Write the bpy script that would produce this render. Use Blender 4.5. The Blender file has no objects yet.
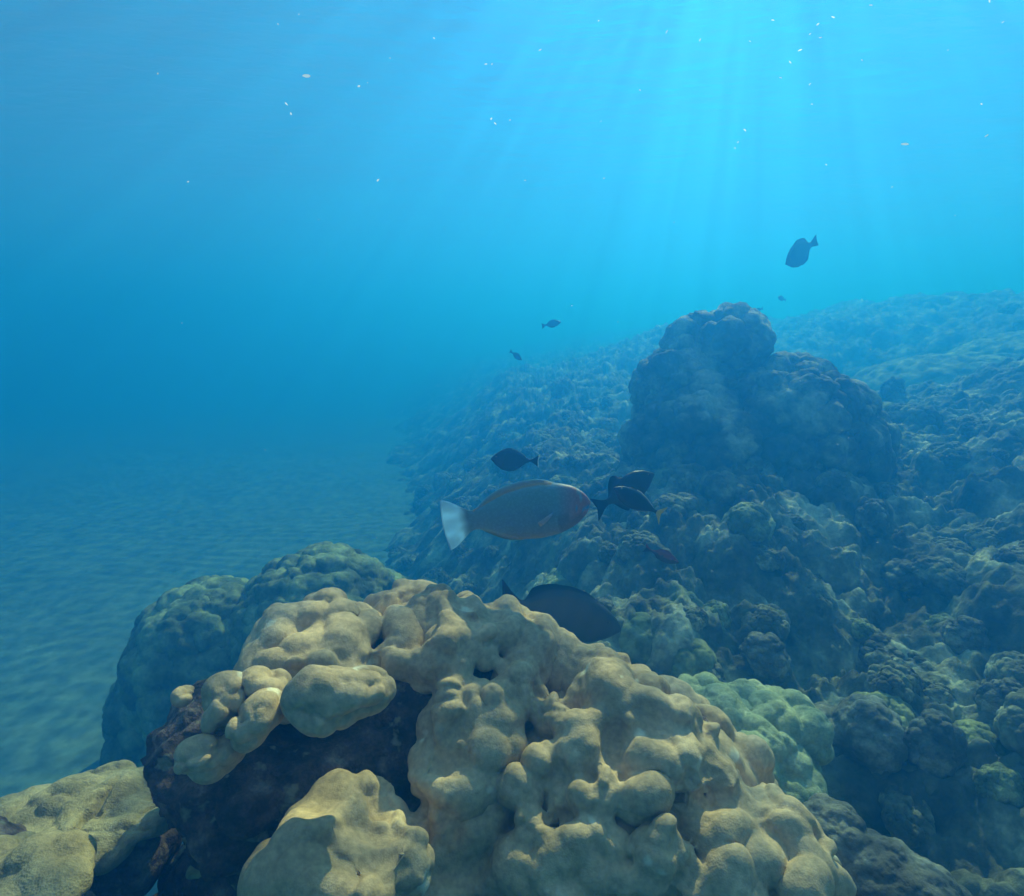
import bpy, bmesh, math
import numpy as np
from mathutils import Vector, Matrix

S = bpy.context.scene
C = S.collection
R = math.radians

# ------------------------------------------------------------------ camera
PITCH = 9.8
FPX = 569.0
cam = bpy.data.objects.new('camera', bpy.data.cameras.new('camera'))
C.objects.link(cam); S.camera = cam
cam.data.lens = 20.0; cam.data.sensor_width = 36.0
cam.data.clip_start = 0.02; cam.data.clip_end = 600
cam.rotation_euler = (R(90 - PITCH), 0, 0)

# ------------------------------------------------------------------ light
SUN_DIR = Vector((.47, 1.223, 1.209)).normalized()          # where the sun stands
world = bpy.data.worlds.new('World'); S.world = world; world.use_nodes = True
wn = world.node_tree
sky = wn.nodes.new('ShaderNodeTexSky'); sky.sky_type = 'NISHITA'; sky.sun_disc = False
sky.sun_elevation = math.asin(SUN_DIR.z); sky.sun_rotation = math.atan2(SUN_DIR.x, SUN_DIR.y)
wn.links.new(sky.outputs[0], wn.nodes['Background'].inputs[0])
wn.nodes['Background'].inputs[1].default_value = .15
sun = bpy.data.objects.new('sun', bpy.data.lights.new('sun', 'SUN')); C.objects.link(sun)
sun.data.energy = 5.0; sun.data.angle = R(.6); sun.data.color = (1, .88, .72)
sun.rotation_euler = SUN_DIR.to_track_quat('Z', 'Y').to_euler()
sun.location = (3, 8, 30)
S.view_settings.view_transform = 'Standard'; S.view_settings.look = 'None'
S.view_settings.gamma = 1; S.view_settings.exposure = 0.90
S.view_settings.use_curve_mapping = False
S.render.engine = 'CYCLES'
cy = S.cycles
cy.use_denoising = True
cy.max_bounces = 8; cy.diffuse_bounces = 2; cy.glossy_bounces = 2
cy.volume_bounces = 3; cy.transparent_max_bounces = 8
cy.caustics_reflective = False; cy.caustics_refractive = False
cy.sample_clamp_indirect = 4

WATER_SCATTER = (.004, .061, .164)       # per metre
WATER_ABSORB = (.160, .054, .018)
WATER_G = .60
SURF_Z = 2.5
SAND_Z = -2.6

# ------------------------------------------------------------------ helpers
_cp, _sp = math.cos(R(PITCH)), math.sin(R(PITCH))
def ray(px, py):
    u, v = (px - 512) / FPX, (448 - py) / FPX
    return np.array([u, _cp + v * _sp, -_sp + v * _cp])
def at(px, py, Y):
    d = ray(px, py)
    return d * (Y / d[1])

def hashf(ix, iy, iz, seed):
    h = (ix.astype(np.int64) * 374761393 + iy.astype(np.int64) * 668265263 + iz.astype(np.int64) * 2147483647 + seed * 1274126177) & 0xffffffff
    h = ((h ^ (h >> 13)) * 1274126177) & 0xffffffff
    h = ((h ^ (h >> 15)) * 2246822519) & 0xffffffff
    return ((h ^ (h >> 16)) & 0xffffff).astype(np.float64) / 0xffffff
def vnoise(p, cell, seed):
    q = p / cell; i = np.floor(q).astype(np.int64); f = q - i; f = f * f * (3 - 2 * f)
    out = 0
    for dx in (0, 1):
        for dy in (0, 1):
            for dz in (0, 1):
                w = (f[:, 0] if dx else 1 - f[:, 0]) * (f[:, 1] if dy else 1 - f[:, 1]) * (f[:, 2] if dz else 1 - f[:, 2])
                out = out + w * hashf(i[:, 0] + dx, i[:, 1] + dy, i[:, 2] + dz, seed)
    return out * 2 - 1
def fbm(p, cell, seed, n=3, gain=.5):
    o, a = 0, 1
    for k in range(n):
        o = o + a * vnoise(p + 17.3 * k, cell / 2 ** k, seed + k); a *= gain
    return o
def pillow2(x, y, cell, seed, spread=1.0):
    """rounded bumps on jittered cells: 0 in the creases, 1 on the crowns; second value: a random number per bump"""
    qx, qy = x / cell, y / cell
    ix, iy = np.floor(qx).astype(np.int64), np.floor(qy).astype(np.int64)
    best = np.zeros_like(qx); rid = np.zeros_like(qx)
    z0 = np.zeros_like(ix)
    for dx in (-1, 0, 1):
        for dy in (-1, 0, 1):
            cx, cy_ = ix + dx, iy + dy
            jx = hashf(cx, cy_, z0, seed); jy = hashf(cx, cy_, z0 + 1, seed); s = hashf(cx, cy_, z0 + 2, seed)
            rr = (.45 + .5 * s) * spread
            d2 = ((qx - cx - jx) ** 2 + (qy - cy_ - jy) ** 2) / rr ** 2
            h = np.sqrt(np.clip(1 - d2, 0, 1)) * rr
            m = h > best
            best = np.where(m, h, best); rid = np.where(m, s, rid)
    return best, rid

def pillow3(p, cell, seed):
    q = p / cell; i = np.floor(q).astype(np.int64); best = np.zeros(len(p))
    for dx in (-1, 0, 1):
        for dy in (-1, 0, 1):
            for dz in (-1, 0, 1):
                c = i + np.array([dx, dy, dz]); j = [hashf(c[:, 0], c[:, 1], c[:, 2], seed + k) for k in range(4)]
                rr = .5 + .4 * j[3]
                d2 = ((q[:, 0] - c[:, 0] - j[0]) ** 2 + (q[:, 1] - c[:, 1] - j[1]) ** 2 + (q[:, 2] - c[:, 2] - j[2]) ** 2) / rr ** 2
                best = np.maximum(best, np.sqrt(np.clip(1 - d2, 0, 1)) * rr)
    return best

def tag(o, label=None, cat=None, group=None, kind=None):
    if label: o['label'] = label
    if cat: o['category'] = cat
    if group: o['group'] = group
    if kind: o['kind'] = kind
    return o
def empty(name, loc, label, cat, group=None):
    o = bpy.data.objects.new(name, None); C.objects.link(o); o.location = loc
    o.empty_display_size = .05
    return tag(o, label, cat, group)
def mesh_np(name, V, F, mat, parent=None, loc=(0, 0, 0), smooth=True, mats=None, fmat=None):
    """V world coordinates, F (n,4) or list; linked with its origin at loc"""
    V = np.asarray(V, float) - np.asarray(loc, float)
    me = bpy.data.meshes.new(name)
    if isinstance(F, np.ndarray) and F.shape[1] == 4:
        n = len(F)
        me.vertices.add(len(V)); me.vertices.foreach_set('co', V.astype(np.float32).ravel())
        me.loops.add(4 * n); me.loops.foreach_set('vertex_index', F.astype(np.int32).ravel())
        me.polygons.add(n); me.polygons.foreach_set('loop_start', np.arange(0, 4 * n, 4, dtype=np.int32))
        me.polygons.foreach_set('loop_total', np.full(n, 4, dtype=np.int32))
        me.update(calc_edges=True); me.validate()
    else:
        me.from_pydata(V.tolist(), [], [list(map(int, f)) for f in F])
        me.update()
    for m in (mats or [mat]): me.materials.append(m)
    if fmat is not None: me.polygons.foreach_set('material_index', np.asarray(fmat, dtype=np.int32))
    me.polygons.foreach_set('use_smooth', np.full(len(me.polygons), smooth))
    o = bpy.data.objects.new(name, me); C.objects.link(o)
    if parent is not None:
        o.parent = parent
        o.location = Vector(loc) - parent.location
    else: o.location = loc
    return o

# ---- signed fields -> mesh (naive surface nets)
class Field:
    def __init__(s, lo, hi, h):
        s.lo = np.array(lo, float); s.h = h
        s.n = (np.ceil((np.array(hi) - s.lo) / h).astype(int) + 1)
        s.F = np.full(s.n, 1.0, np.float32)
    def add(s, c, r, k=.02, M=None, sub=False):
        """ellipsoid centre c, radii r, axes = columns of M; smooth union (or subtraction)"""
        c = np.asarray(c, float); r = np.asarray(r, float)
        ext = (np.abs(M) @ r if M is not None else r) + k + 3 * s.h
        a = np.maximum(np.floor((c - ext - s.lo) / s.h).astype(int), 0)
        b = np.minimum(np.ceil((c + ext - s.lo) / s.h).astype(int) + 1, s.n)
        if np.any(b <= a): return
        g = [((np.arange(a[i], b[i]) * s.h + s.lo[i]) - c[i]).astype(np.float32) for i in range(3)]
        X, Y, Z = g[0][:, None, None], g[1][None, :, None], g[2][None, None, :]
        if M is not None:
            P = [X * np.float32(M[0, j]) + Y * np.float32(M[1, j]) + Z * np.float32(M[2, j]) for j in range(3)]
        else: P = [X, Y, Z]
        k0 = np.sqrt(sum((P[j] / np.float32(r[j])) ** 2 for j in range(3)))
        k1 = np.sqrt(sum((P[j] / np.float32(r[j] ** 2)) ** 2 for j in range(3))) + 1e-6
        d = (k0 * (k0 - 1) / k1).astype(np.float32)
        sl = tuple(slice(a[i], b[i]) for i in range(3))
        A = s.F[sl]
        if sub:
            d = -d; hh = np.clip(.5 - .5 * (A - d) / k, 0, 1); s.F[sl] = A * (1 - hh) + d * hh + k * hh * (1 - hh)
        else:
            hh = np.clip(.5 + .5 * (A - d) / k, 0, 1); s.F[sl] = A * (1 - hh) + d * hh - k * hh * (1 - hh)
    def mesh(s):
        F = s.F
        F[0], F[-1], F[:, 0], F[:, -1], F[:, :, 0], F[:, :, -1] = 1, 1, 1, 1, 1, 1
        I = F < 0
        allin = np.ones(tuple(s.n - 1), bool); anyin = np.zeros(tuple(s.n - 1), bool)
        offs = [(i, j, k) for i in (0, 1) for j in (0, 1) for k in (0, 1)]
        for (i, j, k) in offs:
            q = I[i:s.n[0] - 1 + i, j:s.n[1] - 1 + j, k:s.n[2] - 1 + k]
            allin &= q; anyin |= q
        act = anyin & ~allin
        idx = np.argwhere(act)
        lut = np.full(act.shape, -1, np.int32); lut[act] = np.arange(len(idx))
        vals = {o: F[idx[:, 0] + o[0], idx[:, 1] + o[1], idx[:, 2] + o[2]].astype(float) for o in offs}
        acc = np.zeros((len(idx), 3)); cnt = np.zeros(len(idx))
        for o in offs:
            for ax in range(3):
                if o[ax]: continue
                p = list(o); p[ax] = 1; p = tuple(p)
                va, vb = vals[o], vals[p]
                m = (va < 0) != (vb < 0)
                t = np.where(m, va / np.where(m, va - vb, 1), 0)
                for c in range(3):
                    acc[:, c] += np.where(m, (t if c == ax else o[c]), 0)
                cnt += m
        V = (idx + acc / cnt[:, None]) * s.h + s.lo
        quads = []
        for ax in range(3):
            u, v = [(1, 2), (2, 0), (0, 1)][ax]
            sa = [slice(None)] * 3; sb = [slice(None)] * 3
            sa[ax] = slice(0, -1); sb[ax] = slice(1, None)
            A, B = I[tuple(sa)], I[tuple(sb)]
            e = np.argwhere(A != B)
            e = e[(e[:, u] > 0) & (e[:, v] > 0) & (e[:, u] < s.n[u] - 1) & (e[:, v] < s.n[v] - 1)]
            flip = ~A[e[:, 0], e[:, 1], e[:, 2]]
            def L(du, dv):
                q = e.copy(); q[:, u] -= du; q[:, v] -= dv
                return lut[q[:, 0], q[:, 1], q[:, 2]]
            Q = np.stack([L(1, 1), L(0, 1), L(0, 0), L(1, 0)], 1)
            Q[flip] = Q[flip][:, ::-1]
            quads.append(Q)
        Q = np.concatenate(quads)
        Q = Q[(Q >= 0).all(1)]
        return V, Q
def normals(V, Q):
    n = np.cross(V[Q[:, 2]] - V[Q[:, 0]], V[Q[:, 3]] - V[Q[:, 1]])
    N = np.zeros_like(V)
    for j in range(4): np.add.at(N, Q[:, j], n)
    return N / (np.linalg.norm(N, axis=1, keepdims=True) + 1e-12)
def relax(V, Q, it=2, f=.5):
    for _ in range(it):
        A = np.zeros_like(V); c = np.zeros(len(V))
        for j in range(4):
            for d in (1, 3):
                np.add.at(A, Q[:, j], V[Q[:, (j + d) % 4]]); np.add.at(c, Q[:, j], 1)
        V = V + f * (A / np.maximum(c, 1)[:, None] - V)
    return V

# ------------------------------------------------------------------ materials
def new_mat(name):
    m = bpy.data.materials.new(name); m.use_nodes = True
    nt = m.node_tree
    return m, nt, nt.nodes['Principled BSDF'], nt.nodes.new, nt.links.new
def coral_mat(name, cols, scale=6, rough=.85, bump=.004, fine=260, spots=None, coarse=None, spec=.25, polyp=.35):
    """cols: list of (position, colour) over a noise; fine: polyp-sized bump"""
    m, nt, P, N, L = new_mat(name)
    tc = N('ShaderNodeTexCoord')
    nz = N('ShaderNodeTexNoise'); nz.inputs['Scale'].default_value = scale; nz.inputs['Detail'].default_value = 6
    nz.inputs['Roughness'].default_value = .62; L(tc.outputs['Object'], nz.inputs[0])
    cr = N('ShaderNodeValToRGB'); e = cr.color_ramp.elements
    while len(e) < len(cols): e.new(.5)
    for el, (p, c) in zip(e, cols): el.position = p; el.color = (*c, 1)
    L(nz.outputs[0], cr.inputs[0])
    col = cr.outputs[0]
    fn = N('ShaderNodeTexNoise'); fn.inputs['Scale'].default_value = scale * 14; fn.inputs['Detail'].default_value = 4
    L(tc.outputs['Object'], fn.inputs[0])
    mr = N('ShaderNodeMapRange'); mr.inputs[1].default_value = .3; mr.inputs[2].default_value = .7
    mr.inputs[3].default_value = .78; mr.inputs[4].default_value = 1.18
    L(fn.outputs[0], mr.inputs[0])
    mx = N('ShaderNodeMix'); mx.data_type = 'RGBA'; mx.blend_type = 'MULTIPLY'; mx.inputs[0].default_value = 1
    L(col, mx.inputs['A']); L(mr.outputs[0], mx.inputs['B']); col = mx.outputs['Result']
    if spots:
        sc_, thr, scol = spots
        v = N('ShaderNodeTexNoise'); v.inputs['Scale'].default_value = sc_; v.inputs['Detail'].default_value = 3
        mp = N('ShaderNodeVectorMath'); mp.operation = 'ADD'; mp.inputs[1].default_value = (7.1, 3.3, 1.7)
        L(tc.outputs['Object'], mp.inputs[0]); L(mp.outputs[0], v.inputs[0])
        r2 = N('ShaderNodeMapRange'); r2.inputs[1].default_value = thr; r2.inputs[2].default_value = thr + .07
        L(v.outputs[0], r2.inputs[0])
        m2 = N('ShaderNodeMix'); m2.data_type = 'RGBA'; m2.inputs['B'].default_value = (*scol, 1)
        L(r2.outputs[0], m2.inputs[0]); L(col, m2.inputs['A']); col = m2.outputs['Result']
    L(col, P.inputs['Base Color'])
    P.inputs['Roughness'].default_value = rough
    P.inputs['Specular IOR Level'].default_value = spec
    vo = N('ShaderNodeTexVoronoi'); vo.inputs['Scale'].default_value = fine; L(tc.outputs['Object'], vo.inputs['Vector'])
    b1 = N('ShaderNodeBump'); b1.inputs['Strength'].default_value = polyp; b1.inputs['Distance'].default_value = .0012
    L(vo.outputs['Distance'], b1.inputs['Height'])
    b2 = N('ShaderNodeBump'); b2.inputs['Strength'].default_value = .8; b2.inputs['Distance'].default_value = bump
    n3 = N('ShaderNodeTexNoise'); n3.inputs['Scale'].default_value = coarse or scale * 5; n3.inputs['Detail'].default_value = 6
    L(tc.outputs['Object'], n3.inputs[0]); L(n3.outputs[0], b2.inputs['Height']); L(b1.outputs[0], b2.inputs['Normal'])
    L(b2.outputs[0], P.inputs['Normal'])
    return m
M_TAN = coral_mat('tan_coral', [(.28, (.36, .25, .125)), (.5, (.58, .405, .215)), (.72, (.76, .55, .31))], 6, bump=.0028, coarse=60, spots=(14, .66, (.84, .72, .48)), polyp=.4)
M_TANG = coral_mat('olive_coral', [(.3, (.22, .16, .075)), (.5, (.38, .29, .14)), (.7, (.56, .44, .23))], 7, bump=.006, coarse=60, polyp=.8)
M_DARK = coral_mat('dead_coral_rock', [(.3, (.02, .016, .012)), (.45, (.07, .052, .038)), (.56, (.16, .10, .075)), (.68, (.34, .26, .19))], 13, bump=.03, fine=120, coarse=40, spots=(22, .62, (.30, .27, .17)))
M_GREEN = coral_mat('green_coral', [(.28, (.27, .29, .14)), (.5, (.44, .46, .25)), (.72, (.62, .62, .38))], 8, bump=.007, coarse=50, polyp=.8)
M_MOSS = coral_mat('mossy_coral', [(.3, (.09, .095, .04)), (.47, (.20, .22, .10)), (.62, (.44, .46, .22))], 4, bump=.012, fine=90, coarse=28)
M_REEF = coral_mat('reef_rock', [(.32, (.04, .038, .028)), (.44, (.12, .118, .075)), (.54, (.23, .225, .14)), (.64, (.58, .56, .36))], 3.2, bump=.03, fine=70, coarse=16, spots=(2.3, .62, (.20, .24, .13)))
M_BOM = coral_mat('bommie_rock', [(.32, (.045, .04, .03)), (.47, (.16, .15, .10)), (.60, (.54, .52, .34))], 3, bump=.03, fine=70, coarse=14)
M_KNOB = coral_mat('grey_knob_coral', [(.3, (.06, .06, .05)), (.48, (.16, .155, .12)), (.64, (.42, .40, .30))], 7, bump=.01, fine=120, coarse=50)

# ------------------------------------------------------------------ setting: water body, surface, seabed
def water_volume():
    lo, hi = (-60, -30, -4.2), (60, 75, 2.8)
    V = [(x, y, z) for x in (lo[0], hi[0]) for y in (lo[1], hi[1]) for z in (lo[2], hi[2])]
    F = [(0, 1, 3, 2), (4, 6, 7, 5), (0, 4, 5, 1), (2, 3, 7, 6), (0, 2, 6, 4), (1, 5, 7, 3)]
    m = bpy.data.materials.new('sea_water'); m.use_nodes = True; nt = m.node_tree; nt.nodes.clear()
    o = nt.nodes.new('ShaderNodeOutputMaterial'); v = nt.nodes.new('ShaderNodeVolumePrincipled')
    nt.links.new(v.outputs[0], o.inputs['Volume'])
    D = max(a + b for a, b in zip(WATER_SCATTER, WATER_ABSORB)) * 1.05
    col = [a / D for a in WATER_SCATTER]
    ac = [(1 - a / D / (1 - k)) ** 2 for a, k in zip(WATER_ABSORB, col)]
    v.inputs['Color'].default_value = (*col, 1); v.inputs['Absorption Color'].default_value = (*ac, 1)
    v.inputs['Density'].default_value = D; v.inputs['Anisotropy'].default_value = WATER_G
    h = mesh_np('haze', V, F, m, smooth=False); h.display_type = 'WIRE'
    tag(h, kind='stuff')
water_volume()

def water_surface():
    xs = np.linspace(-58, 58, 260); ys = np.linspace(-28, 73, 260)
    X, Y = np.meshgrid(xs, ys, indexing='ij'); P = np.stack([X.ravel(), Y.ravel(), 0 * X.ravel()], 1)
    Z = SURF_Z + .05 * vnoise(P, 3.1, 5) + .03 * vnoise(P, 1.3, 6)
    V = np.stack([P[:, 0], P[:, 1], Z], 1)
    n = 260; I = np.arange(n * n).reshape(n, n)
    Q = np.stack([I[:-1, :-1].ravel(), I[1:, :-1].ravel(), I[1:, 1:].ravel(), I[:-1, 1:].ravel()], 1)
    m = bpy.data.materials.new('water_surface'); m.use_nodes = True; nt = m.node_tree; nt.nodes.clear(); N = nt.nodes.new; L = nt.links.new
    out = N('ShaderNodeOutputMaterial'); mix = N('ShaderNodeMixShader'); tr = N('ShaderNodeBsdfTransparent'); gl = N('ShaderNodeBsdfGlossy')
    gl.inputs['Roughness'].default_value = .22; gl.inputs['Color'].default_value = (1, 1, 1, 1)
    tc = N('ShaderNodeTexCoord')
    mp = N('ShaderNodeMapping'); mp.inputs['Scale'].default_value = (.7, 1.3, 1); L(tc.outputs['Object'], mp.inputs[0])
    nz = N('ShaderNodeTexNoise'); nz.inputs['Scale'].default_value = 2.6; nz.inputs['Detail'].default_value = 4; L(mp.outputs[0], nz.inputs[0])
    bp = N('ShaderNodeBump'); bp.inputs['Distance'].default_value = .05; L(nz.outputs[0], bp.inputs['Height']); L(bp.outputs[0], gl.inputs['Normal'])
    # noise in the transparent colour imitates ripples focusing the sun into shafts
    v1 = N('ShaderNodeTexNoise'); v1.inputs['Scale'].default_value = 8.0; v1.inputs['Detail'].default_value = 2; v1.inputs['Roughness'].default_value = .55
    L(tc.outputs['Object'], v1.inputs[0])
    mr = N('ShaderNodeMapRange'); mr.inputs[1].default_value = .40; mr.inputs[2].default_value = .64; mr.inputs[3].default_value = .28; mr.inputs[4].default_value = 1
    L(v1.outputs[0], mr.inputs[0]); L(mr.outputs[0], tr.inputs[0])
    # beyond the critical angle the underside is a mirror
    ge = N('ShaderNodeNewGeometry'); dt = N('ShaderNodeVectorMath'); dt.operation = 'DOT_PRODUCT'
    L(ge.outputs['Incoming'], dt.inputs[0]); L(ge.outputs['True Normal'], dt.inputs[1])
    ab = N('ShaderNodeMath'); ab.operation = 'ABSOLUTE'; L(dt.outputs['Value'], ab.inputs[0])
    m2 = N('ShaderNodeMapRange'); m2.inputs[1].default_value = .53; m2.inputs[2].default_value = .64; m2.inputs[3].default_value = 1; m2.inputs[4].default_value = .04
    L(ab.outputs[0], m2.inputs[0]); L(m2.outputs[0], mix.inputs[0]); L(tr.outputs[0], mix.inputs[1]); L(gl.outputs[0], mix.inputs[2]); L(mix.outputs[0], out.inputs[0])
    # rough water also glows with the light that falls on it from above
    tl = N('ShaderNodeBsdfTranslucent'); tl.inputs[0].default_value = (.9, .9, .9, 1); m3 = N('ShaderNodeMixShader'); m3.inputs[0].default_value = .05
    L(mix.outputs[0], m3.inputs[1]); L(tl.outputs[0], m3.inputs[2]); L(bp.outputs[0], tl.inputs['Normal']); L(m3.outputs[0], out.inputs[0])
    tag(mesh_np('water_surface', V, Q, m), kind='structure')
water_surface()

def seabed():
    def ax(lo, hi, a, b, fine):
        core = np.arange(a, b, fine); up = []; x = b; s = fine
        while x < hi: up.append(x); s *= 1.12; x += s
        dn = []; x = a; s = fine
        while x > lo: s *= 1.12; x -= s; dn.append(x)
        return np.array(sorted(dn) + list(core) + up + [hi])
    xs = ax(-58, 58, -7, 1, .05); ys = ax(-28, 73, 1.5, 12, .03)
    X, Y = np.meshgrid(xs, ys, indexing='ij'); P = np.stack([X.ravel(), Y.ravel(), 0 * X.ravel()], 1)
    near = np.clip(1 - np.abs(P[:, 1] - 6) / 9, 0, 1) * np.clip(1 - np.abs(P[:, 0] + 3) / 9, 0, 1)
    w = .25 * vnoise(P, 1.6, 31) + .08 * vnoise(P, .5, 32)
    ph = (P[:, 1] + .12 * P[:, 0] + w) / .21 * 2 * math.pi
    Z = SAND_Z + .12 * vnoise(P, 4.0, 30) + near * .007 * (np.sin(ph) + .35 * np.sin(2 * ph + .6)) * (.7 + .5 * vnoise(P, 1.1, 33))
    V = np.stack([P[:, 0], P[:, 1], Z], 1)
    a, b = len(xs), len(ys); I = np.arange(a * b).reshape(a, b)
    Q = np.stack([I[:-1, :-1].ravel(), I[1:, :-1].ravel(), I[1:, 1:].ravel(), I[:-1, 1:].ravel()], 1)
    m = coral_mat('sand', [(.35, (.15, .22, .20)), (.5, (.18, .25, .235)), (.65, (.21, .285, .265))], 1.2, bump=.01, fine=300, coarse=9)
    tag(mesh_np('seabed', V, Q, m), kind='structure')
seabed()

# ------------------------------------------------------------------ reef slope
def toe(y): return -.30 - .21 * y
def base_h(x, y):
    s = x - toe(y)
    t = np.clip(s / (1.1 + .16 * np.clip(y, 0, 20)), 0, 1); t = t * t * (3 - 2 * t)
    h = -2.95 + 1.2 * t - .9 * np.clip(.25 - s, 0, 2) + .20 * np.clip(s, 0, 12) * np.clip(s / 1.3, 0, 1)
    h = h + .55 * np.exp(-((x - 3.0) / 2.6) ** 2 - ((y - 12.5) / 2.6) ** 2)
    h = h + .20 * np.exp(-((x - 11.5) / 3.5) ** 2 - ((y - 12) / 3.0) ** 2)
    h = h + .35 * np.exp(-((x - 6.2) / 1.4) ** 2 - ((y - 6.2) / 1.5) ** 2)
    h = h - 1.3 * np.exp(-((x - 5.2) / 1.5) ** 2 - ((y - 8.8) / 1.9) ** 2) - .5 * np.exp(-((x - 1.1) / .75) ** 2 - ((y - 1.6) / .65) ** 2)
    h = h - .35 * np.exp(-((x - 1.9) / .8) ** 2 - ((y - 2.6) / .7) ** 2)
    h = h - .25 * np.exp(-((x - 2.6) / .6) ** 2 - ((y - 3.6) / .8) ** 2)
    return h
def reef_h(x, y, fine=True):
    P = np.stack([x, y, 0 * x], 1)
    wx = x + .12 * vnoise(P, .6, 61) + .03 * vnoise(P, .15, 62)
    wy = y + .12 * vnoise(P, .6, 63) + .03 * vnoise(P, .15, 64)
    h = base_h(x, y) + .22 * vnoise(P, 1.7, 60)
    a, _ = pillow2(wx, wy, 1.0, 41); h = h + .15 * a
    b, rid = pillow2(wx * 1.0, wy * .9, .27, 42); h = h + .15 * b * (.3 + rid)
    c, _ = pillow2(wx, wy, .12, 43); h = h + .085 * c
    if fine:
        d, _ = pillow2(wx + .3 * h, wy, .055, 44); h = h + .046 * d
        e, _ = pillow2(x, y + .4 * h, .032, 45); h = h + .018 * e
    if fine: h = h + .016 * vnoise(P, .05, 68) + .010 * vnoise(P, .024, 69)
    return h + .03 * fbm(P, .3, 66, 3)
def reef():
    def ax(lo, hi, a, b, fine, g):
        core = list(np.arange(a, b, fine)); up = []; x = b; s = fine
        while x < hi: up.append(x); s *= g; x += s
        dn = []; x = a; s = fine
        while x > lo: s *= 1.06; x -= s; dn.append(x)
        return np.array(sorted(dn) + core + up)
    xs = ax(-7, 34, .2, 4.2, .013, 1.012); ys = ax(-4, 34, .9, 5.2, .013, 1.013)
    X, Y = np.meshgrid(xs, ys, indexing='ij'); x, y = X.ravel(), Y.ravel()
    V = np.stack([x, y, reef_h(x, y)], 1)
    a, b = len(xs), len(ys); I = np.arange(a * b).reshape(a, b)
    Q = np.stack([I[:-1, :-1].ravel(), I[1:, :-1].ravel(), I[1:, 1:].ravel(), I[:-1, 1:].ravel()], 1)
    keep = V[Q, 2].max(1) > SAND_Z - .25
    Q = Q[keep]; used = np.unique(Q); mp = np.full(len(V), -1); mp[used] = np.arange(len(used))
    V[:, 2] += np.clip(V[:, 1] / 8, .6, 1.6) * .03 * fbm(V, .12, 67, 2)
    tag(mesh_np('reef_slope', V[used], mp[Q], M_REEF), kind='structure')
    print('reef verts', len(used))
reef()
def ground_z(x, y):
    return max(float(reef_h(np.array([x]), np.array([y]), False)[0]), SAND_Z)

# ------------------------------------------------------------------ coral heads grown from lobes
def frame_from(n, up=np.array([0, 0, 1.0])):
    n = n / np.linalg.norm(n)
    t = np.cross(up, n)
    if np.linalg.norm(t) < 1e-3: t = np.array([1.0, 0, 0])
    t /= np.linalg.norm(t); b = np.cross(n, t)
    return t, b, n
def scatter_lobes(Fd, cores, size, k, rs, inset=.25, zmin=-9, density=1.15, flat=.75, var=.45, elong=.35):
    for (c, r) in cores:
        c = np.array(c); r = np.array(r)
        area = 4 * math.pi * ((r[0] * r[1]) ** 1.6 / 3 + (r[0] * r[2]) ** 1.6 / 3 + (r[1] * r[2]) ** 1.6 / 3) ** (1 / 1.6)
        n = int(area / (size * size * 2.2) * density) + 4
        i = np.arange(n) + .5; ph = np.arccos(1 - 2 * i / n); th = math.pi * (1 + 5 ** .5) * i
        D = np.stack([np.cos(th) * np.sin(ph), np.sin(th) * np.sin(ph), np.cos(ph)], 1)
        D += rs.normal(0, .9 / math.sqrt(n), D.shape); D /= np.linalg.norm(D, axis=1, keepdims=True)
        for d in D:
            p = c + d * r
            if p[2] < zmin: continue
            if any(np.sum(((p - np.array(c2)) / np.array(r2)) ** 2) < .82 for (c2, r2) in cores if c2 is not None and not (np.allclose(c2, c) and np.allclose(r2, r))): continue
            nn = d / r; t, b, nn = frame_from(nn)
            s = size * (1 + var * rs.uniform(-1, 1)); a = rs.uniform(0, math.pi)
            t2 = t * math.cos(a) + b * math.sin(a); b2 = -t * math.sin(a) + b * math.cos(a)
            M = np.stack([t2, b2, nn], 1)
            Fd.add(p - nn * s * inset, (s * (1 + elong * rs.uniform(0, 1)), s, s * flat), k, M)
def head(name, cores, size, k, h, mat, seed, parent=None, loc=None, zmin=-9, noise=(.02, .06), pre=None, core_k=.08, knobs=None, **kw):
    rs = np.random.RandomState(seed)
    lo = np.min([np.array(c) - np.array(r) for c, r in cores], 0) - size * 1.3
    hi = np.max([np.array(c) + np.array(r) for c, r in cores], 0) + size * 1.3
    lo[2] = max(lo[2], zmin - size)
    Fd = Field(lo, hi, h)
    for c, r in cores: Fd.add(c, np.array(r) * .97, core_k)
    scatter_lobes(Fd, cores, size, k, rs, zmin=zmin, **kw)
    if pre: pre(Fd)
    V, Q = Fd.mesh(); V = relax(V, Q, 1, .5)
    V = V + normals(V, Q) * (noise[0] * fbm(V, noise[1] * 4, seed, 3))[:, None]
    for (kc, ka) in (knobs or [(size * .75, .30)]):
        Wp = V + (kc * .3 * vnoise(V, kc * 1.5, seed + 5))[:, None]
        V = V + normals(V, Q) * (ka * kc * pillow3(Wp, kc, seed + 1) + .06 * kc * vnoise(V, kc * .35, seed + 2))[:, None]
    if loc is None: loc = (np.mean([c[0] for c, _ in cores]), np.mean([c[1] for c, _ in cores]), lo[2])
    return mesh_np(name, V, Q, mat, parent, loc)

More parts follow.
